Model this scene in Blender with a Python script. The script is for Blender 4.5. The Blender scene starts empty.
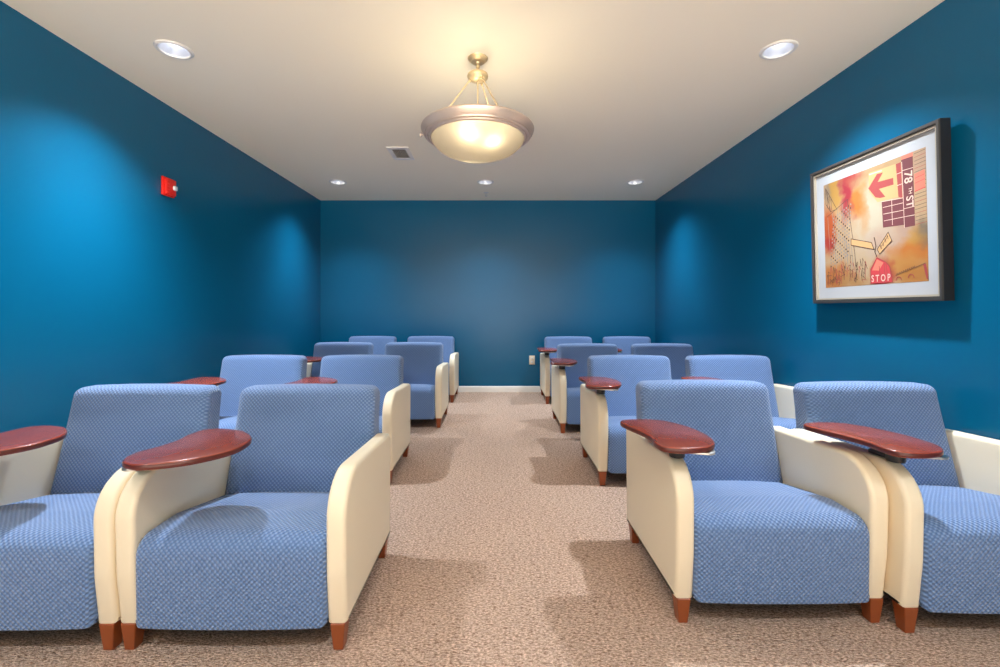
import bpy, bmesh, math, random
from mathutils import Vector, Matrix
random.seed(7)
PI = math.pi
C = bpy.context.scene.collection
scene = bpy.context.scene

# ---------------------------------------------------------------- camera, exposure, world
E = 1.10                      # eye height, metres
cam_d = bpy.data.cameras.new('camera'); cam = bpy.data.objects.new('camera', cam_d); C.objects.link(cam)
cam.location = (0, 0, E); cam.rotation_euler = (PI/2, 0, 0)
cam_d.sensor_width = 36; cam_d.lens = 36*450/1000
cam_d.shift_x = 0.0035; cam_d.shift_y = -0.0232
cam_d.clip_start = 0.05
scene.camera = cam
vs = scene.view_settings
vs.view_transform = 'Standard'; vs.look = 'None'; vs.gamma = 1; vs.use_curve_mapping = False
vs.exposure = 0.56
scene.cycles.max_bounces = 10; scene.cycles.diffuse_bounces = 6; scene.cycles.caustics_reflective = False
WORLD_LOW, WORLD_HIGH = 5.6, .45
w = bpy.data.worlds.new('world'); scene.world = w; w.use_nodes = True
# added world fill from the open end: strong from below to brighten the ceiling
_t = w.node_tree; _tc = _t.nodes.new('ShaderNodeTexCoord'); _sp = _t.nodes.new('ShaderNodeSeparateXYZ'); _mr = _t.nodes.new('ShaderNodeMapRange')
_t.links.new(_tc.outputs['Generated'], _sp.inputs[0]); _t.links.new(_sp.outputs['Z'], _mr.inputs[0])
_mr.inputs[1].default_value = -.12; _mr.inputs[2].default_value = .10; _mr.inputs[3].default_value = WORLD_LOW; _mr.inputs[4].default_value = WORLD_HIGH
_t.links.new(_mr.outputs[0], _t.nodes['Background'].inputs[1])
_t.nodes['Background'].inputs[0].default_value = (1.0, 0.89, 0.76, 1)

XL, XR, YB, YF, ZC = -2.37, 2.14, 6.06, -1.6, 2.58   # room extents
CAN_X = (-1.83, -0.128, 1.60)
CAN_Y = (-0.08, 2.555, 5.19)
LAMP = (-0.11, 2.645)
CAN_POWER, CAN_COL = (75, 150, 85), (0.80, 0.90, 1.0)

def lamp(name, kind, loc, power, col, radius=.05, size=None, blend=.5, rot=(0, 0, 0)):
    d = bpy.data.lights.new(name, kind); d.energy = power; d.color = col; d.shadow_soft_size = radius
    if kind == 'SPOT': d.spot_size = size; d.spot_blend = blend
    o = bpy.data.objects.new(name, d); C.objects.link(o); o.location = loc; o.rotation_euler = rot
    return o
for iy, y in enumerate(CAN_Y):
    for ix, x in enumerate(CAN_X):
        if iy == 1 and ix == 1: continue
        lamp('downlight_bulb', 'SPOT', (x, y, ZC-.012), CAN_POWER[iy], CAN_COL, .04, math.radians(117), 1.0)
        lamp('downlight_bulb', 'SPOT', (x, y, ZC-.012), CAN_POWER[iy]*.8, CAN_COL, .04, math.radians(80), 1.0)
for bx, by, bz, bp_ in ((-.035, -.205, 2.078, 2.1), (.085, -.155, 2.056, 1.7), (-.05, .17, 2.09, 2.6)):
    lamp('pendant_bulb', 'POINT', (LAMP[0]+bx, LAMP[1]+by, bz), bp_*.66, (1.0, .90, .70), .022)

# ---------------------------------------------------------------- materials
def mat(name, col, rough=.6, metal=0.0, spec=.5, coat=0.0, emit=None, es=0.0):
    m = bpy.data.materials.new(name); m.use_nodes = True
    b = m.node_tree.nodes['Principled BSDF']
    b.inputs['Base Color'].default_value = (*col, 1); b.inputs['Roughness'].default_value = rough
    b.inputs['Metallic'].default_value = metal; b.inputs['Specular IOR Level'].default_value = spec
    b.inputs['Coat Weight'].default_value = coat
    if emit: b.inputs['Emission Color'].default_value = (*emit, 1); b.inputs['Emission Strength'].default_value = es
    return m
class NT:
    def __init__(s, m): s.t = m.node_tree; s.b = s.t.nodes['Principled BSDF']
    def n(s, typ, **k):
        x = s.t.nodes.new(typ)
        for a, v in k.items(): setattr(x, a, v)
        return x
    def put(s, sock, v):
        if hasattr(v, 'is_output'): s.t.links.new(v, sock)
        else: sock.default_value = v
    def math(s, op, a, b=0.0):
        x = s.n('ShaderNodeMath', operation=op); s.put(x.inputs[0], a); s.put(x.inputs[1], b); return x.outputs[0]
    def mix(s, f, a, b):
        x = s.n('ShaderNodeMix', data_type='RGBA'); s.put(x.inputs[0], f)
        s.put(x.inputs[6], a if hasattr(a, 'is_output') else (*a, 1)); s.put(x.inputs[7], b if hasattr(b, 'is_output') else (*b, 1))
        return x.outputs[2]
    def noise(s, vec, scale, detail=2, rough=.5):
        x = s.n('ShaderNodeTexNoise'); s.put(x.inputs['Vector'], vec); x.inputs['Scale'].default_value = scale
        x.inputs['Detail'].default_value = detail; x.inputs['Roughness'].default_value = rough; return x.outputs[0]
    def coord(s, kind='Object', scale=None):
        o = s.n('ShaderNodeTexCoord').outputs[kind]
        if scale:
            mp = s.n('ShaderNodeMapping'); s.put(mp.inputs[0], o); mp.inputs['Scale'].default_value = scale; o = mp.outputs[0]
        return o
    def bump(s, h, strength, dist):
        x = s.n('ShaderNodeBump'); s.put(x.inputs['Height'], h); x.inputs['Strength'].default_value = strength
        x.inputs['Distance'].default_value = dist; s.t.links.new(x.outputs[0], s.b.inputs['Normal'])
    def color(s, c): s.t.links.new(c, s.b.inputs['Base Color'])
    def ramp(s, f, lo, hi):
        x = s.n('ShaderNodeMapRange'); s.put(x.inputs[0], f); x.inputs[1].default_value = lo; x.inputs[2].default_value = hi; return x.outputs[0]

# painted walls: satin teal
M_wall = mat('teal_wall_paint', (.001, .125, .235), .25, spec=.32)
q = NT(M_wall); q.bump(q.noise(q.coord(), 220, 3), .12, .002)
q.color(q.mix(q.noise(q.coord(), 1.3, 3), (.001, .100, .208), (.002, .114, .232)))
M_ceil = mat('ceiling_paint', (.94, .86, .70), .8, spec=.2)
q = NT(M_ceil); q.bump(q.noise(q.coord(), 120, 3), .08, .002)
M_base = mat('baseboard_paint', (.80, .76, .70), .45)
# carpet: cut-and-loop beige flecked with brown, loops running across the room
M_carpet = mat('loop_carpet', (.6, .45, .34), .95, spec=.08)
q = NT(M_carpet)
v = q.coord('Object', (1, 1.9, 1))
n1 = q.noise(v, 95, 3, .7); n2 = q.noise(v, 38, 2, .6); n3 = q.noise(q.coord(), 2.2, 2)
c = q.mix(q.ramp(n1, .36, .62), (.26, .14, .085), (.92, .67, .52))
c = q.mix(q.math('MULTIPLY', q.ramp(n2, .45, .75), .45), c, (.56, .40, .33))
fl = q.noise(q.coord('Object', (1, 2.4, 1)), 48, 2, .7)
c = q.mix(q.math('MULTIPLY', q.ramp(fl, .46, .36), .75), c, (.20, .10, .055))
c = q.mix(q.math('MULTIPLY', q.ramp(n3, .35, .7), .15), c, (.70, .50, .36))
q.color(c)
vo = q.n('ShaderNodeTexVoronoi'); q.put(vo.inputs['Vector'], v); vo.inputs['Scale'].default_value = 110
q.bump(q.math('ADD', vo.outputs['Distance'], q.math('MULTIPLY', n1, -1.2)), .9, .008)
# woven upholstery: raised dots on a diagonal lattice, laid out on metre-true UVs
def fabric(name, base, dot):
    m = mat(name, base, .8, spec=.25); q = NT(m)
    sp = q.n('ShaderNodeSeparateXYZ'); q.put(sp.inputs[0], q.coord('UV'))
    k = 2*PI/.0165
    a = q.math('SINE', q.math('MULTIPLY', sp.outputs[0], k))
    b = q.math('SINE', q.math('MULTIPLY', sp.outputs[1], k))
    h = q.math('MULTIPLY', a, b)
    f = q.ramp(h, -.25, .85)
    n = q.noise(q.coord('Object'), 260, 2)
    q.color(q.mix(f, base, dot))
    q.bump(q.math('ADD', h, q.math('MULTIPLY', n, .6)), .8, .003)
    m.node_tree.nodes['Principled BSDF'].inputs['Sheen Weight'].default_value = .3
    return m
M_fab = fabric('blue_woven_upholstery', (.105, .19, .385), (.225, .345, .60))
M_vinyl = mat('cream_vinyl', (.88, .76, .56), .42, spec=.45)
q = NT(M_vinyl); q.bump(q.noise(q.coord(), 420, 2), .1, .001)
M_leg = mat('cherry_leg_wood', (.30, .07, .018), .35)
def wood(name, a, b, rough):
    m = mat(name, a, rough, coat=.3); m.node_tree.nodes['Principled BSDF'].inputs['Coat Roughness'].default_value = .14; q = NT(m)
    q.color(q.mix(q.ramp(q.noise(q.coord('Object', (1, .12, 1)), 45, 2), .3, .7), a, b)); return m
M_tab = wood('cherry_tablet_veneer', (.24, .040, .019), (.28, .048, .023), .27)
M_edge = mat('dark_tablet_edge', (.10, .018, .012), .3)
M_steel = mat('brushed_steel', (.62, .60, .56), .35, 1.0)
M_black = mat('black_plastic', (.012, .012, .013), .4)
M_under = mat('black_underside', (.01, .01, .01), .9)  # plain near-black for the panel beneath the seat
M_bronze = mat('antique_nickel', (.66, .52, .43), .36, .5)
M_brass = mat('aged_brass', (.72, .56, .32), .4, .5)
M_frame = mat('pewter_frame', (.11, .10, .092), .38, .6)
M_frameside = mat('black_frame_edge', (.012, .012, .014), .4)
M_mat = mat('white_mat_board', (.36, .36, .37), .8)
M_liner = mat('cream_bevel', (.36, .31, .24), .6)
M_white = mat('white_plastic', (.8, .78, .74), .4)
M_ivory = mat('ivory_plastic', (.80, .68, .50), .4)
M_slot = mat('dark_slot', (.02, .018, .016), .7)
M_red = mat('alarm_red', (.85, .022, .012), .35)
M_clear = mat('clear_strobe_lens', (.85, .88, .9), .12, spec=.8)
M_canlens = mat('lit_diffuser', (.9, .9, .9), .5, emit=(.86, .93, 1.0), es=12)
M_canref = mat('can_reflector', (.62, .62, .66), .3, .7)
M_grille = mat('taupe_grille', (.42, .36, .29), .5)
M_dark = mat('dark_duct', (.02, .017, .014), .9)
# frosted alabaster bowl: light passes through it, with faint veins
M_bowl = bpy.data.materials.new('frosted_alabaster_glass'); M_bowl.use_nodes = True
nt = M_bowl.node_tree; nt.nodes.clear()
out = nt.nodes.new('ShaderNodeOutputMaterial'); mx = nt.nodes.new('ShaderNodeMixShader')
tr = nt.nodes.new('ShaderNodeBsdfTranslucent'); pb = nt.nodes.new('ShaderNodeBsdfPrincipled')
tc = nt.nodes.new('ShaderNodeTexCoord'); nz = nt.nodes.new('ShaderNodeTexNoise'); cr = nt.nodes.new('ShaderNodeValToRGB')
nz.inputs['Scale'].default_value = 6; nz.inputs['Detail'].default_value = 4; nz.inputs['Distortion'].default_value = 1.6
cr.color_ramp.elements[0].color = (.24, .195, .12, 1); cr.color_ramp.elements[1].color = (.30, .26, .19, 1)
nt.links.new(tc.outputs['Object'], nz.inputs['Vector']); nt.links.new(nz.outputs[0], cr.inputs[0]); nt.links.new(cr.outputs[0], tr.inputs[0])
pb.inputs['Base Color'].default_value = (.85, .78, .66, 1); pb.inputs['Roughness'].default_value = .25
mx.inputs[0].default_value = .35
nt.links.new(tr.outputs[0], mx.inputs[1]); nt.links.new(pb.outputs[0], mx.inputs[2]); nt.links.new(mx.outputs[0], out.inputs[0])

# ---------------------------------------------------------------- geometry helpers
def link(name, bm, m, parent=None, loc=None, smooth=35):
    me = bpy.data.meshes.new(name)
    bmesh.ops.recalc_face_normals(bm, faces=bm.faces)
    bm.to_mesh(me); bm.free()
    for k in (m if isinstance(m, (list, tuple)) else [m]): me.materials.append(k)
    if smooth:
        me.shade_smooth(); me.set_sharp_from_angle(angle=math.radians(smooth))
    o = bpy.data.objects.new(name, me); C.objects.link(o)
    if parent: o.parent = parent
    if loc: o.location = loc
    return o
def tag(o, label, cat, group=None):
    o['label'] = label; o['category'] = cat
    if group: o['group'] = group
    return o
def thing(name, label, cat, loc, rotz=0, group=None):
    o = bpy.data.objects.new(name, None); C.objects.link(o); o.location = loc; o.rotation_euler = (0, 0, rotz)
    o.empty_display_size = .1
    return tag(o, label, cat, group)
def struct(o): o['kind'] = 'structure'; return o
def box(bm, x0, x1, y0, y1, z0, z1, bev=0, mi=0):
    r = bmesh.ops.create_cube(bm, size=1)
    for v_ in r['verts']:
        v_.co = Vector((x0+(v_.co.x+.5)*(x1-x0), y0+(v_.co.y+.5)*(y1-y0), z0+(v_.co.z+.5)*(z1-z0)))
    fs = {f for v_ in r['verts'] for f in v_.link_faces}
    for f in fs: f.material_index = mi
    if bev:
        es = list({e for f in fs for e in f.edges})
        bmesh.ops.bevel(bm, geom=es, offset=bev, segments=2, affect='EDGES', profile=.5)
    return bm
def boxobj(name, dims, m, parent=None, bev=0): return link(name, box(bmesh.new(), *dims, bev=bev), m, parent)
def lathe(bm, prof, seg=48, c=(0, 0), mi=0):
    rings = []
    for r, z in prof:
        if r < 1e-6: rings.append([bm.verts.new((c[0], c[1], z))])
        else: rings.append([bm.verts.new((c[0]+r*math.cos(2*PI*i/seg), c[1]+r*math.sin(2*PI*i/seg), z)) for i in range(seg)])
    for A, B in zip(rings, rings[1:]):
        for i in range(seg):
            j = (i+1) % seg
            a = [A[0]] if len(A) == 1 else [A[i], A[j]]
            b = [B[0]] if len(B) == 1 else [B[j], B[i]]
            if len(a)+len(b) > 2: bm.faces.new(a+b).material_index = mi
    return bm
def rod(bm, a, b, r, seg=12):
    a, b = Vector(a), Vector(b); d = b-a; rot = d.to_track_quat('Z', 'Y').to_matrix().to_4x4()
    bmesh.ops.create_cone(bm, cap_ends=True, segments=seg, radius1=r, radius2=r, depth=d.length, matrix=Matrix.Translation((a+b)/2) @ rot)
    return bm
def rpoly(pts, n=8):
    """closed polygon with each corner (x, y, r) rounded"""
    out = []; N = len(pts)
    for i in range(N):
        p = Vector(pts[i][:2]); r = pts[i][2]
        a = (Vector(pts[i-1][:2])-p); b = (Vector(pts[(i+1) % N][:2])-p)
        la, lb = a.length, b.length; a.normalize(); b.normalize()
        ang = a.angle(b); t = min(r/math.tan(ang/2), la*.49, lb*.49); r = t*math.tan(ang/2)
        c = p+(a+b).normalized()*(r/math.sin(ang/2)); s = p+a*t-c; e = p+b*t-c
        tot = s.angle_signed(e) if s.length > 1e-9 else 0
        for k in range(n+1):
            th = -tot*k/n; out.append((c.x+s.x*math.cos(th)-s.y*math.sin(th), c.y+s.x*math.sin(th)+s.y*math.cos(th)))
    return out
def catmull(pts, n=8):
    out = []; N = len(pts)
    for i in range(N):
        p0, p1, p2, p3 = (Vector(pts[(i+k-1) % N]) for k in range(4))
        for k in range(n):
            t = k/n
            q_ = .5*((2*p1)+(p2-p0)*t+(2*p0-5*p1+4*p2-p3)*t*t+(3*p1-p0-3*p2+p3)*t**3)
            out.append((q_.x, q_.y))
    return out
def subdivide(pts, step):
    out = []
    for i, p in enumerate(pts):
        a, b = Vector(p), Vector(pts[(i+1) % len(pts)]); L = (b-a).length; k = max(1, int(L/step))
        for j in range(k): q_ = a.lerp(b, j/k); out.append((q_.x, q_.y))
    return out
def loft(prof, w0, w1, r, place, n=5, mid=1, mi=0, capmi=None):
    """sweep a closed profile from w0 to w1, rounding both rims with radius r"""
    area = sum(prof[i-1][0]*prof[i][1]-prof[i][0]*prof[i-1][1] for i in range(len(prof)))
    sg = 1 if area > 0 else -1; N = len(prof)
    nr = []
    for i in range(N):
        a = Vector(prof[i])-Vector(prof[i-1]); b = Vector(prof[(i+1) % N])-Vector(prof[i])
        if a.length < 1e-7: a = b
        if b.length < 1e-7: b = a
        t = (a.normalized()+b.normalized())
        t = t.normalized() if t.length > 1e-6 else b.normalized()
        nr.append(Vector((-t.y, t.x))*sg)                  # inward
    st = [(w0+r*(1-math.sin(k/n*PI/2)), r*(1-math.cos(k/n*PI/2))) for k in range(n, -1, -1)]
    st = [(w0+r*(1-math.cos(k/n*PI/2)), r*(1-math.sin(k/n*PI/2))) for k in range(n+1)]
    st = st+[(w0+r+(w1-w0-2*r)*k/mid, 0) for k in range(1, mid)]+[(w0+w1-t_, i_) for t_, i_ in reversed(st)]
    bm = bmesh.new(); uvl = bm.loops.layers.uv.new('UVMap')
    arc = [0]
    for i in range(N): arc.append(arc[-1]+(Vector(prof[(i+1) % N])-Vector(prof[i])).length)
    rings = []; 
    for t_, ins in st:
        rings.append([bm.verts.new(place(prof[i][0]+nr[i].x*ins, prof[i][1]+nr[i].y*ins, t_)) for i in range(N)])
    for s in range(len(st)-1):
        for i in range(N):
            j = (i+1) % N
            f = bm.faces.new((rings[s][i], rings[s][j], rings[s+1][j], rings[s+1][i])); f.material_index = mi
            us = (arc[i], arc[i+1], arc[i+1], arc[i]); vs_ = (st[s][0]-st[s][1], )*2+(st[s+1][0]+0, )*2
            vs_ = (st[s][0], st[s][0], st[s+1][0], st[s+1][0])
            for lp, uu, vv in zip(f.loops, us, vs_): lp[uvl].uv = (vv, uu)
    for ring, k in ((rings[0], 0), (rings[-1], -1)):
        f = bm.faces.new(ring if k else ring[::-1]); f.material_index = mi if capmi is None else capmi
        for lp in f.loops: lp[uvl].uv = (lp.vert.co.y, lp.vert.co.z)
    return bm
def dup(root, loc, rotz, label):
    r = root.copy(); C.objects.link(r); r.location = loc; r.rotation_euler = (0, 0, rotz); r['label'] = label
    for ch in list(root.children):
        c_ = ch.copy(); C.objects.link(c_); c_.parent = r
        for g in list(ch.children):
            d = g.copy(); C.objects.link(d); d.parent = c_
    return r

# ---------------------------------------------------------------- room shell
struct(boxobj('floor', (XL-.1, XR+.1, YF, YB+.1, -.1, 0), M_carpet))
struct(boxobj('wall_left', (XL-.1, XL, YF, YB+.1, 0, ZC), M_wall))
struct(boxobj('wall_right', (XR, XR+.1, YF, YB+.1, 0, ZC), M_wall))
struct(boxobj('wall_back', (XL, XR, YB, YB+.1, 0, ZC), M_wall))
def baseboard(name, a, b, nrm):
    # profile: flat board with a rounded top, swept from a to b
    bm = bmesh.new(); pr = [(0, 0), (.014, 0), (.014, .066), (.011, .075), (.005, .08), (0, .08)]
    R = [[bm.verts.new((p[0]+nrm[0]*o, p[1]+nrm[1]*o, h)) for o, h in pr] for p in (a, b)]
    for i in range(len(pr)): j = (i+1) % len(pr); bm.faces.new((R[0][i], R[0][j], R[1][j], R[1][i]))
    for r in R: bm.faces.new(r)
    struct(link(name, bm, M_base))
baseboard('baseboard_back', (XL, YB), (XR, YB), (0, -1))
baseboard('baseboard_left', (XL, YF), (XL, YB-.014), (1, 0))
baseboard('baseboard_right', (XR, YF), (XR, YB-.014), (-1, 0))
# ceiling with real round openings for the recessed lights
bm = bmesh.new()
gx = [XL-.1]+[x+s for x in CAN_X for s in (-.1, .1)]+[XR+.1]
gy = [YF]+[y+s for y in CAN_Y for s in (-.1, .1)]+[YB+.1]
HOLE = .078
for i in range(len(gx)-1):
    for j in range(len(gy)-1):
        x0, x1, y0, y1 = gx[i], gx[i+1], gy[j], gy[j+1]
        if i % 2 and j % 2 and not (i == 3 and j == 3):
            cx, cy = (x0+x1)/2, (y0+y1)/2; N = 32; inn = []; outr = []
            for k in range(N):
                a = 2*PI*k/N; c_, s_ = math.cos(a), math.sin(a); m_ = .1/max(abs(c_), abs(s_))
                inn.append(bm.verts.new((cx+HOLE*c_, cy+HOLE*s_, ZC))); outr.append(bm.verts.new((cx+m_*c_, cy+m_*s_, ZC)))
            for k in range(N): l = (k+1) % N; bm.faces.new((inn[k], inn[l], outr[l], outr[k]))
        else:
            bm.faces.new([bm.verts.new(p) for p in ((x0, y0, ZC), (x1, y0, ZC), (x1, y1, ZC), (x0, y1, ZC))])
for f in bm.faces: f.normal_update()
ceil = struct(link('ceiling', bm, M_ceil, smooth=0))

# ---------------------------------------------------------------- recessed lights
def make_can():
    t = thing('recessed_light', '', 'ceiling light', (0, 0, 0), group='recessed ceiling lights')
    link('trim_ring', lathe(bmesh.new(), [(.076, .002), (.074, -.004), (.080, -.009), (.092, -.006), (.096, -.001), (.096, .002)]), M_white, t)
    link('reflector', lathe(bmesh.new(), [(.0755, .0), (.072, .02), (.060, .075), (.052, .10), (.0, .101)]), M_canref, t)
    link('diffuser', lathe(bmesh.new(), [(.0, .066), (.02, .068), (.030, .074), (.036, .088), (.0, .09)]), M_canlens, t)
    return t
can_labels = {
 (0, 1): 'round white recessed light near the left wall, nearest to the camera on that side',
 (2, 1): 'round white recessed light near the right wall, above the framed picture',
 (0, 2): 'small recessed light at the far left corner of the ceiling',
 (1, 2): 'small recessed light in the middle of the far row, beyond the pendant',
 (2, 2): 'small recessed light at the far right corner of the ceiling',
 (0, 0): 'recessed light above the left of the camera, out of the picture',
 (1, 0): 'recessed light straight above the camera, out of the picture',
 (2, 0): 'recessed light above the right of the camera, out of the picture'}
can0 = None
for (ix, iy), lb in can_labels.items():
    p = (CAN_X[ix], CAN_Y[iy], ZC)
    if can0 is None: can0 = make_can(); can0.location = p; can0['label'] = lb
    else: dup(can0, p, 0, lb)

# ---------------------------------------------------------------- pendant lamp
t = thing('pendant_lamp', 'large round bowl pendant of frosted glass with nickel rim hanging from the ceiling', 'pendant lamp', (LAMP[0], LAMP[1], ZC))
link('canopy', lathe(bmesh.new(), [(.0, -.034), (.012, -.034), (.016, -.024), (.040, -.022), (.048, -.010), (.058, -.006), (.060, 0), (0, 0)]), M_brass, t)
link('stem', lathe(bmesh.new(), [(0, -.085), (.007, -.085), (.007, -.06), (.012, -.055), (.012, -.045), (.007, -.04), (.007, -.034), (0, -.034)], 16), M_brass, t)
link('hub', lathe(bmesh.new(), [(0, -.135), (.02, -.135), (.045, -.128), (.060, -.114), (.062, -.105), (.058, -.094), (.04, -.086), (.012, -.082), (0, -.082)]), M_brass, t)
link('centre_rod', rod(bmesh.new(), (0, 0, -.13), (0, 0, -.47), .004), M_brass, t)
for az in (180, 60, -60):
    a = math.radians(az); ca, sa = math.cos(a), math.sin(a)
    bm = rod(bmesh.new(), (ca*.045, sa*.045, -.125), (ca*.285, sa*.285, -.44), .0042)
    lathe(bm, [(0, -.14), (.007, -.138), (.007, -.118), (0, -.116)], 12, (ca*.045, sa*.045))
    link('hanging_rod', bm, M_brass, t)
zb = -.42
link('rim', lathe(bmesh.new(), [(.268, zb-.052), (.276, zb-.058), (.284, zb-.054), (.289, zb-.044), (.292, zb-.049), (.304, zb-.046), (.307, zb-.036), (.311, zb-.040), (.326, zb-.018), (.331, zb-.004), (.327, zb+.004), (.30, zb+.004), (.285, zb-.004), (.27, zb-.03), (.268, zb-.052)], 72), M_bronze, t)
bp = []
for k in range(15):
    th = k/14; r = .272*math.sin(th*PI/2*1.0); bp.append((r if k else 0, zb-.048-.119*(math.cos(th*PI/2)**1.05 if th < 1 else 0)))
link('glass_bowl', lathe(bmesh.new(), bp, 72), M_bowl, t, smooth=60)
bm = rod(bmesh.new(), (-.335, 0, zb-.02), (-.335, 0, zb-.04), .006); rod(bm, (-.335, 0, zb-.03), (-.32, 0, zb-.03), .004)
link('thumb_screw', bm, M_bronze, t)

# ---------------------------------------------------------------- ceiling vent, sprinkler, alarm, outlet
t = thing('ceiling_vent', 'small metal ceiling vent grille left of the pendant', 'vent', (-.90, 4.24, ZC))
bm = bmesh.new()
for a in ((-.10, .10, -.17, -.115), (-.10, .10, .115, .17), (-.10, -.062, -.115, .115), (.062, .10, -.115, .115)): box(bm, *a, -.008, 0, .002)
link('vent_frame', bm, M_white, t)
boxobj('vent_throat', (-.062, .062, -.115, .115, -.0015, 0), M_dark, t)
bm = bmesh.new()
for k in range(8): x = -.054+k*.0154; box(bm, x-.003, x+.003, -.115, .115, -.007, -.0015)
for k in range(7): y = -.1+k*.0333; box(bm, -.062, .062, y-.002, y+.002, -.005, -.0015)
link('grille', bm, M_grille, t)
t = thing('fire_sprinkler', 'tiny sprinkler head on the ceiling before the back wall', 'sprinkler', (-.13, 5.66, ZC))
link('escutcheon', lathe(bmesh.new(), [(0, -.006), (.02, -.006), (.032, -.002), (.033, 0), (0, 0)], 24), M_white, t)
bm = lathe(bmesh.new(), [(0, -.045), (.014, -.045), (.015, -.042), (0, -.041)], 20); rod(bm, (.008, 0, -.042), (.006, 0, -.004), .002); rod(bm, (-.008, 0, -.042), (-.006, 0, -.004), .002)
link('deflector', bm, M_steel, t)

t = thing('fire_alarm', 'red fire alarm with clear strobe on the left wall', 'fire alarm', (XL, 3.235, 1.985), PI/2)
# local: -y points into the room after the quarter turn
bm = box(bmesh.new(), -.058, .058, -.016, 0, -.066, .066, .004); link('back_plate', bm, M_red, t)
bm = bmesh.new(); box(bm, -.05, .05, -.034, -.016, -.058, .058, .006)
for k in range(5): box(bm, -.046, -.014, -.037, -.033, -.046+k*.021, -.036+k*.021, .001)
link('housing', bm, M_red, t)
bm = bmesh.new(); box(bm, .008, .042, -.052, -.034, -.020, .014, .007); link('strobe', bm, M_clear, t)

t = thing('wall_outlet', 'ivory electrical outlet low on the back wall', 'outlet', (.478, YB, .43))
boxobj('cover_plate', (-.037, .037, -.007, 0, -.06, .06), M_ivory, t, bev=.0025)
for z in (-.026, .026):
    s = link('socket', loft(rpoly([(-.017, -.014, .007), (.017, -.014, .007), (.017, .014, .007), (-.017, .014, .007)], 4), -.0105, -.0065, .001, lambda a, b, t_: (a, t_, b), n=2), M_white, t, loc=(0, 0, z))
    bm = bmesh.new(); box(bm, -.008, -.006, -.0112, -.0104, -.003, .006); box(bm, .006, .008, -.0112, -.0104, -.003, .006); lathe
    box(bm, -.002, .002, -.0112, -.0104, -.010, -.006); link('slots', bm, M_slot, s)

# ---------------------------------------------------------------- framed picture
PW, PH = .865, .850
t = thing('framed_picture', 'large square framed city collage print on the right wall', 'picture', (XR-.012, (2.09+2.955)/2, 1.145), -PI/2)
t.rotation_euler = (math.radians(1.3), 0, -PI/2)
def ring(bm, x0, x1, z0, z1, wd, y0, y1, mi):
    for a in ((x0, x1, z0, z0+wd), (x0, x1, z1-wd, z1), (x0, x0+wd, z0+wd, z1-wd), (x1-wd, x1, z0+wd, z1-wd)): box(bm, a[0], a[1], y0, y1, a[2], a[3], 0, mi)
h = PW/2
bm = bmesh.new(); ring(bm, -h, h, 0, PH, .022, -.048, 0, 1); ring(bm, -h+.0005, h-.0005, .0005, PH-.0005, .019, -.0505, -.048, 0); ring(bm, -h+.004, h-.004, .004, PH-.004, .012, -.053, -.0505, 0)
link('frame', bm, [M_frame, M_frameside], t, smooth=0)
bm = bmesh.new(); ring(bm, -h+.020, h-.020, .020, PH-.020, .012, -.044, -.032, 0); link('frame_liner', bm, M_liner, t, smooth=0)
boxobj('mat_board', (-h+.021, h-.021, -.032, -.012, .021, PH-.021), M_mat, t)
bm = box(bmesh.new(), -h+.02, h-.02, -.012, -.006, .02, PH-.02); link('backing_board', bm, M_slot, t)
bm = bmesh.new(); box(bm, h-.06, h-.045, -.006, .018, PH-.22, PH-.16, .002); rod(bm, (h-.05, .014, PH-.16), (h-.05, .014, PH-.14), .004); link('hanger', bm, M_steel, t)
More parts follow.
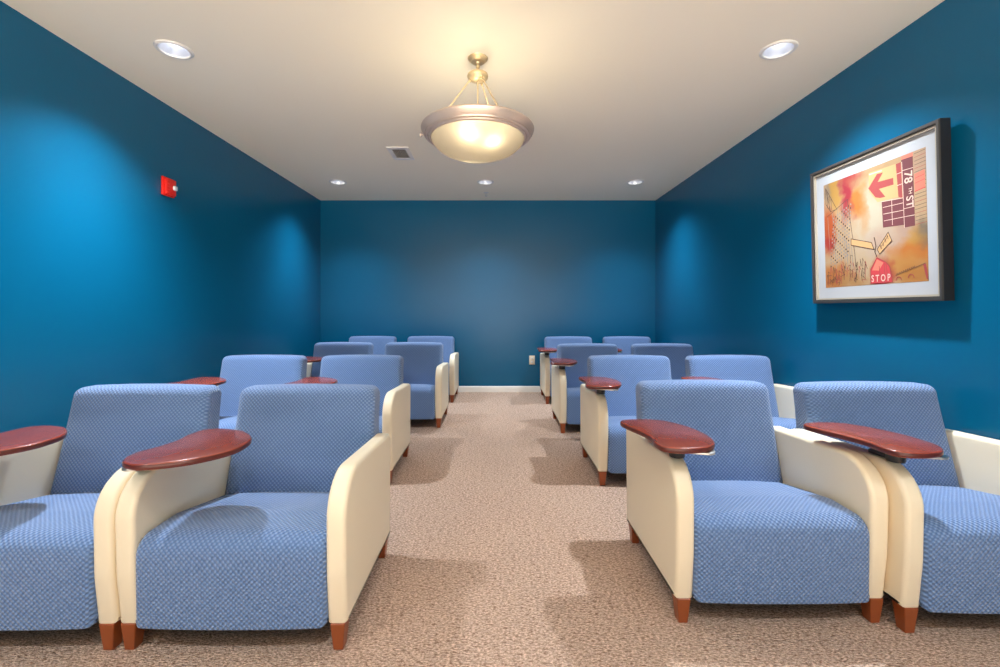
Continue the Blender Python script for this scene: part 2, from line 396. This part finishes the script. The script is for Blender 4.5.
# the print itself: washes of colour, then inked shapes laid over them. (u, v) metres from its lower left corner
UW, VH = .68, .65
M_print = mat('watercolour_print', (1, .85, .7), .75)
q = NT(M_print); uvc = q.coord('UV')
wob = q.n('ShaderNodeTexNoise'); q.put(wob.inputs['Vector'], uvc); wob.inputs['Scale'].default_value = 9; wob.inputs['Detail'].default_value = 5
off = q.n('ShaderNodeVectorMath', operation='MULTIPLY_ADD'); q.put(off.inputs[0], wob.outputs['Color']); off.inputs[1].default_value = (.16, .16, 0); off.inputs[2].default_value = (-.08, -.08, 0)
ad = q.n('ShaderNodeVectorMath', operation='ADD'); q.put(ad.inputs[0], uvc); q.put(ad.inputs[1], off.outputs[0])
col = q.mix(q.noise(uvc, 5, 4), (.97, .60, .32), (.97, .78, .52))
for (u, v_, ru, rv, cc, s) in [
    (.36, .34, .14, .22, (1.0, .87, .66), 1.0), (.45, .22, .14, .10, (.95, .68, .52), .8), (.07, .60, .10, .05, (.55, .42, .30), .8),
    (.10, .59, .05, .12, (.95, .55, .10), .8), (.03, .36, .06, .14, (.90, .22, .03), .95), (.03, .28, .05, .06, (.75, .06, .04), .8),
    (.26, .50, .07, .09, (.98, .40, .06), .95), (.185, .57, .045, .16, (.72, .04, .09), .95), (.22, .64, .08, .05, (.80, .05, .08), .9),
    (.30, .38, .04, .12, (.97, .60, .30), .7), (.60, .16, .14, .07, (.98, .38, .03), .95), (.54, .07, .16, .08, (.96, .50, .12), .9),
    (.62, .03, .09, .06, (.90, .42, .08), .8), (.07, .05, .14, .09, (.94, .36, .06), .85), (.20, .03, .12, .05, (.85, .50, .20), .8),
    (.665, .25, .05, .07, (.30, .24, .18), .7), (.58, .27, .06, .04, (.85, .60, .50), .6), (.42, .04, .07, .08, (.78, .05, .07), .9),
    (.65, .58, .06, .09, (.90, .62, .45), .7), (.40, .62, .20, .04, (.80, .55, .28), .7), (.62, .235, .05, .05, (.99, .55, .08), .7)]:
    mp = q.n('ShaderNodeMapping'); q.put(mp.inputs[0], ad.outputs[0]); mp.vector_type = 'TEXTURE'
    mp.inputs['Location'].default_value = (u, v_, 0); mp.inputs['Scale'].default_value = (ru*1.35, rv*1.35, 1)
    ln = q.n('ShaderNodeVectorMath', operation='LENGTH'); q.put(ln.inputs[0], mp.outputs[0])
    f = q.math('MULTIPLY', q.ramp(ln.outputs['Value'], 1.0, .35), s)
    col = q.mix(f, col, cc)
g_ = q.n('ShaderNodeGamma'); q.put(g_.inputs[0], col); g_.inputs[1].default_value = 1.35
q.color(q.mix(.66, g_.outputs[0], (0, 0, 0)))
inks = [M_print, mat('ink_plum', (.115,.022,.024), .75), mat('ink_rust', (.26,.035,.03), .75), mat('ink_brown', (.06,.028,.018), .75),
        mat('ink_sign_cream', (.44,.25,.10), .75), mat('ink_pale', (.55,.38,.30), .75), mat('ink_coral', (.50,.13,.08), .75),
        mat('ink_grey', (.18,.16,.14), .75), mat('ink_red', (.42,.03,.035), .75)]
bm = bmesh.new(); uvl = bm.loops.layers.uv.new('UVMap'); lay = [0]
def poly(pts, mi):
    lay[0] += 1; y = -.0005-lay[0]*.000004
    f = bm.faces.new([bm.verts.new((p[0], y, p[1])) for p in pts]); f.material_index = mi
    for lp, p in zip(f.loops, pts): lp[uvl].uv = p
def line(pts, wd, mi):
    for a, b in zip(pts, pts[1:]):
        a, b = Vector(a), Vector(b); d = (b-a)
        if d.length < 1e-6: continue
        d.normalize(); n_ = Vector((-d.y, d.x))*wd/2; d = d*wd*.3
        poly([tuple(a-d+n_), tuple(a-d-n_), tuple(b+d-n_), tuple(b+d+n_)], mi)
box(bm, 0, UW, -.0004, 0, 0, VH)
poly([(0, 0), (UW, 0), (UW, VH), (0, VH)], 0)
for k in range(20):                                          # clapboard lines at the right edge
    v_ = .285+k*.0185; line([(.620, v_), (.678, v_+.004)], .0022, 3 if k % 3 else 2)
poly([(.619, .449), (.674, .457), (.672, .545), (.619, .536)], 6); line([(.619, .449), (.674, .457)], .004, 8)
line([(.62, .49), (.673, .498)], .002, 8); line([(.62, .515), (.673, .522)], .002, 8)
poly([(.345, .625), (.515, .620), (.526, .446), (.40, .449), (.345, .52)], 4)          # arrow board
poly([(.341, .539), (.40, .603), (.438, .60), (.404, .558), (.499, .553), (.501, .517), (.411, .518), (.45, .466), (.417, .467), (.387, .478)], 2)
line([(.35, .615), (.43, .612)], .006, 5)
for a in ([(.03, .44), (.05, .12)], [(.07, .46), (.095, .11)], [(.11, .48), (.14, .10)], [(.15, .50), (.185, .10)]): line(a, .0025, 7)
for k in range(14): u = .02+k*.022; line([(u, .02+.05*((k*7) % 5)/5), (u+.004, .10+.05*((k*3) % 4)/4), (u+.016, .09)], .003, 2 if k % 2 else 3)
poly([(.517, .619), (.545, .620), (.551, .433), (.528, .446)], 2)
poly([(.426, .445), (.553, .434), (.557, .295), (.431, .304)], 1)
poly([(.548, .630), (.612, .628), (.617, .280), (.558, .281)], 1); poly([(.548, .648), (.612, .648), (.612, .628), (.548, .630)], 6)
for a, b, c_, d_ in [(.487, .442, .489, .308), (.551, .618, .558, .281), (.434, .412, .553, .409), (.436, .376, .553, .371), (.438, .339, .555, .336),
                     (.426, .445, .553, .434), (.520, .566, .549, .567), (.522, .506, .551, .507), (.551, .574, .612, .571), (.557, .377, .615, .377), (.558, .336, .615, .334)]:
    line([(a, b), (c_, d_)], .003, 5)
for pts in ([(.025, .445), (.19, .516)], [(.19, .516), (.236, .192), (.243, .108)], [(.017, .627), (.106, .477), (.055, .472), (.017, .627)], [(.017, .627), (.017, .526), (.055, .472)],
            [(.03, .60), (.03, .50)], [(.045, .57), (.045, .49)], [(.06, .55), (.062, .48)]): line(pts, .0035, 3)
for i in range(9):                                           # rows of windows up the tower
    for j in range(15):
        u = .045+i*.017+j*.0022; v_ = .125+j*.021+i*.007
        if v_ < .44+(u-.025)*.43-.01: poly([(u, v_), (u+.008, v_+.002), (u+.007, v_+.012), (u-.001, v_+.010)], 7 if (i+j) % 3 else 3)
for u in (.165, .185, .205, .222): line([(u, .10), (u-.008, .30-(u-.165)*1.2)], .003, 7)
rr = random.Random(3)
for k in range(46):                                          # scribbled skyline
    u = rr.uniform(.02, .33); v_ = rr.uniform(.01, .15)*(1-.6*abs(u-.2)/.2); line([(u, v_), (u+rr.uniform(-.012, .012), v_+rr.uniform(.01, .05)), (u+rr.uniform(-.03, .03), v_+rr.uniform(-.01, .04))], .0022, 3 if k % 3 else 2)
for s in ([(.212, .278), (.355, .235), (.372, .194), (.212, .241)], [(.463, .274), (.484, .226), (.407, .164), (.392, .192)]):
    poly(s, 4); line(s+[s[0]], .004, 3)
for k in range(4): u = .41+k*.014; line([(u, .192+k*.016), (u+.007, .21+k*.016), (u+.010, .19+k*.016)], .003, 3)
line([(.374, .26), (.384, .213), (.376, .181), (.388, .153)], .005, 3)
poly([(.345, .006), (.346, .086), (.389, .146), (.445, .116), (.467, .091), (.483, .007)], 8); poly([(.355, .08), (.389, .138), (.43, .115), (.40, .075)], 6)
line([(.345, .006), (.346, .086), (.389, .146), (.445, .116), (.467, .091), (.483, .007)], .005, 2)
for s in ([(.402, .098), (.409, .032)], [(.435, .111), (.435, .005)], [(.445, .107), (.458, .014)]): line(s, .004, 2)
line([(.503, .041), (.668, .088)], .0025, 3); poly([(.655, .083), (.670, .086), (.680, .010), (.672, .010)], 2)
for u, v_ in ((.59, .022), (.52, .014)):
    line([(u+.016*math.cos(a*PI/5)*1.0, v_+.018*math.sin(a*PI/5)) for a in range(6)], .004, 2)
for k in range(9): u = .508+k*.012; line([(u, .046+k*.0035), (u+.006, .052+k*.0035)], .003, 3)
def lettering(txt, size, u, v_, rot, mi, sx=1):
    cu = bpy.data.curves.new('txt', 'FONT'); cu.body = txt; cu.size = size; cu.align_x = 'LEFT'; cu.offset = size*.015
    ob = bpy.data.objects.new('txt', cu); C.objects.link(ob); bpy.context.view_layer.update()
    me = bpy.data.meshes.new_from_object(ob.evaluated_get(bpy.context.evaluated_depsgraph_get()))
    lay[0] += 1; y = -.0005-lay[0]*.000004; vm = []
    for vv in me.vertices:
        X, Y = vv.co.x*sx, vv.co.y; vm.append(bm.verts.new((u+X*math.cos(rot)-Y*math.sin(rot), y, v_+X*math.sin(rot)+Y*math.cos(rot))))
    for p_ in me.polygons:
        try: bm.faces.new([vm[i] for i in p_.vertices]).material_index = mi
        except ValueError: pass
    bpy.data.objects.remove(ob); bpy.data.curves.remove(cu); bpy.data.meshes.remove(me)
lettering('78', .062, .566, .562, -PI/2, 5)
lettering('TH', .026, .588, .478, -PI/2, 5)
lettering('ST', .055, .574, .436, -PI/2, 5)
lettering('S T O P', .052, .350, .016, 0, 5, .72)
pr = link('art_print', bm, inks, t, loc=(-UW/2+.003, -.0322, .098), smooth=0)

# ---------------------------------------------------------------- tablet-arm lounge chairs
ARM = subdivide(rpoly([(0, .087, .006), (-.018, .25, .3), (-.026, .577, .140), (.598, .546, .03), (.594, .087, .006)], 12), .08)
SEAT = subdivide(rpoly([(-.022, .085, .010), (-.025, .372, .062), (.15, .376, .12), (.452, .322, .008), (.452, .087, .006)], 8), .04)
BACK = subdivide(rpoly([(.472, .10, .01), (.450, .315, .05), (.556, .752, .042), (.690, .750, .040), (.625, .35, .12), (.575, .10, .01)], 8), .04)
TABLET_L = [(x_+.006, y_) for x_, y_ in [(.004, -.095), (.045, -.138), (.113, -.150), (.218, -.104), (.290, -.014), (.300, .070), (.275, .150), (.197, .232), (.120, .262), (.069, .266), (.028, .235), (.022, .165), (.030, .100), (.016, .030), (-.006, -.030)]]
TABLET_R = [(x_+.008, y_) for x_, y_ in [(.067, -.093), (.010, -.114), (-.050, -.116), (-.096, -.095), (-.108, -.046), (-.100, .000), (-.100, .050), (-.113, .112), (-.136, .185), (-.147, .250), (-.120, .285), (-.035, .295), (.040, .270), (.095, .190), (.122, .080), (.112, -.030)]]
def armbm(side):
    def place(a, b, t_):                                     # side -1 = viewer's left; leans outward a little and thickens upward
        lean = .002*min(1, max(0, (b-.087)/.40))
        return (side*(t_+lean), a, b)
    return loft(ARM, .3035, .3685, .016, place, n=5)
def seatplace(a, b, t_):
    e = 1-(abs(t_)/.306)**2.5
    return (t_, a-.010*e*max(0, 1-abs(a+.02)/.05), b+.012*e*(1 if b > .28 else 0))
def backplace(a, b, t_):
    e = 1-(abs(t_)/.304)**2
    return (t_*(1+.03*min(1, max(0, (.62-b)/.3))), a-.012*e*(1 if a < .57 and b > .3 else 0), b+.008*e*max(0, (b-.5)/.25))
def legbm(x, y, sx, sy):
    bm = bmesh.new(); T = [(-.024, -.026), (.024, -.026), (.024, .026), (-.024, .026)]; B = [(-.016, -.018), (.016, -.018), (.016, .018), (-.016, .018)]
    a = [bm.verts.new((x+p[0], y+p[1], .09)) for p in T]; b = [bm.verts.new((x+p[0]+sx*.004, y+p[1]+sy*.006, 0)) for p in B]
    bm.faces.new(a); bm.faces.new(b[::-1])
    for i in range(4): j = (i+1) % 4; bm.faces.new((a[i], b[i], b[j], a[j]))
    bmesh.ops.bevel(bm, geom=list(bm.edges), offset=.002, segments=1, affect='EDGES')
    return bm
def make_chair(outline, pa):
    t = thing('tablet_armchair', '', 'armchair', (0, 0, 0), group='blue tablet-arm chairs in rows')
    link('seat', loft(SEAT, -.3055, .3055, .022, seatplace, n=5, mid=10), M_fab, t, smooth=50)
    link('backrest', loft(BACK, -.306, .306, .038, backplace, n=6, mid=10), M_fab, t, smooth=50)
    for s in (-1, 1): link('armrest', armbm(s), M_vinyl, t, smooth=50)
    boxobj('base_panel', (-.29, .29, .03, .52, .070, .086), M_under, t, bev=.004)
    for s in (-1, 1):
        link('leg', legbm(s*.3375, .022, 0, 0), M_leg, t); link('leg', legbm(s*.3375, .556, 0, 1), M_leg, t)
    # tablet pivots on the front of the left arm
    tb = link('writing_tablet', loft(catmull(outline, 6), 0, .021, .007, lambda a, b, t_: (a, b, t_), n=3, mi=0), [M_tab, M_edge], t, loc=(-.335, .06, .613), smooth=45)
    for f in tb.data.polygons:                               # dark band around the edge
        if abs(f.normal.z) < .6: f.material_index = 1
    cx = sum(p[0] for p in outline)/len(outline); cy = sum(p[1] for p in outline)/len(outline)
    px_, py_ = (.08, -.065) if cx > .08 else (.030, -.045)
    pl = loft(rpoly([(-.075, -.048, .03), (.075, -.048, .03), (.075, .048, .03), (-.075, .048, .03)], 5), -.008, -.0005, .001, lambda a, b, t_: (a*math.cos(pa)-b*math.sin(pa)+px_, a*math.sin(pa)+b*math.cos(pa)+py_, t_), n=2)
    link('mounting_plate', pl, M_steel, tb)
    bm = lathe(bmesh.new(), [(0, -.045), (.026, -.045), (.028, -.040), (.028, -.018), (.020, -.014), (.020, -.007), (0, -.007)], 28, (-.002, .0)); box(bm, -.026, .018, -.012, .085, -.040, -.024, .004)
    link('swivel', bm, M_black, tb)
    return t
left0 = make_chair(TABLET_L, .5); right0 = make_chair(TABLET_R, -.3)
first = {id(left0): True, id(right0): True}
# (prototype, centre x, front y, tablet turn in degrees, label)
B_, G_ = 'beside the aisle', 'against the side wall'
chairs = [
 (left0, -.850, 1.452, 0, 'blue armchair with cream arms in the front row, left block, beside the aisle'),
 (left0, -1.593, 1.450, 0, 'blue armchair cut off by the left edge of the picture, front row, left block'),
 (left0, -1.0225, 2.830, 0, 'blue armchair in the second row of the left block, beside the aisle'),
 (left0, -1.770, 2.830, 0, 'blue armchair in the second row of the left block, towards the left wall'),
 (left0, -.8785, 4.205, 4, 'greyish blue armchair in the third row of the left block, beside the aisle'),
 (left0, -1.632, 4.205, 0, 'blue armchair in the third row of the left block, towards the left wall'),
 (left0, -.8675, 5.358, 0, 'blue armchair in the back row of the left block, beside the aisle'),
 (left0, -1.640, 5.358, 0, 'blue armchair in the back row of the left block, in the far left corner'),
 (right0, .994, 1.578, 0, 'blue armchair with cream arms in the front row, right block, beside the aisle'),
 (right0, 1.745, 1.528, 4, 'blue armchair cut off by the right edge of the picture, front row, right block'),
 (right0, 1.003, 2.817, -10, 'blue armchair in the second row of the right block, beside the aisle'),
 (right0, 1.757, 2.817, 0, 'blue armchair in the second row of the right block, towards the right wall'),
 (right0, .9315, 4.020, -14, 'greyish blue armchair in the third row of the right block, beside the aisle'),
 (right0, 1.699, 4.020, 0, 'greyish blue armchair in the third row of the right block, towards the right wall'),
 (right0, .9365, 5.280, -10, 'blue armchair in the back row of the right block, beside the aisle'),
 (right0, 1.702, 5.280, 0, 'blue armchair in the back row of the right block, in the far right corner'),
]
for proto, x, y, turn, lb in chairs:
    if first.pop(id(proto), False): o = proto; o.location = (x, y, 0); o['label'] = lb
    else: o = dup(proto, (x, y, 0), 0, lb)
    for ch in o.children:
        if ch.name.startswith('writing_tablet'):
            ch.rotation_euler = (0, 0, math.radians(turn))
            if x == -1.593: ch.location = (-.325, .11, .613)
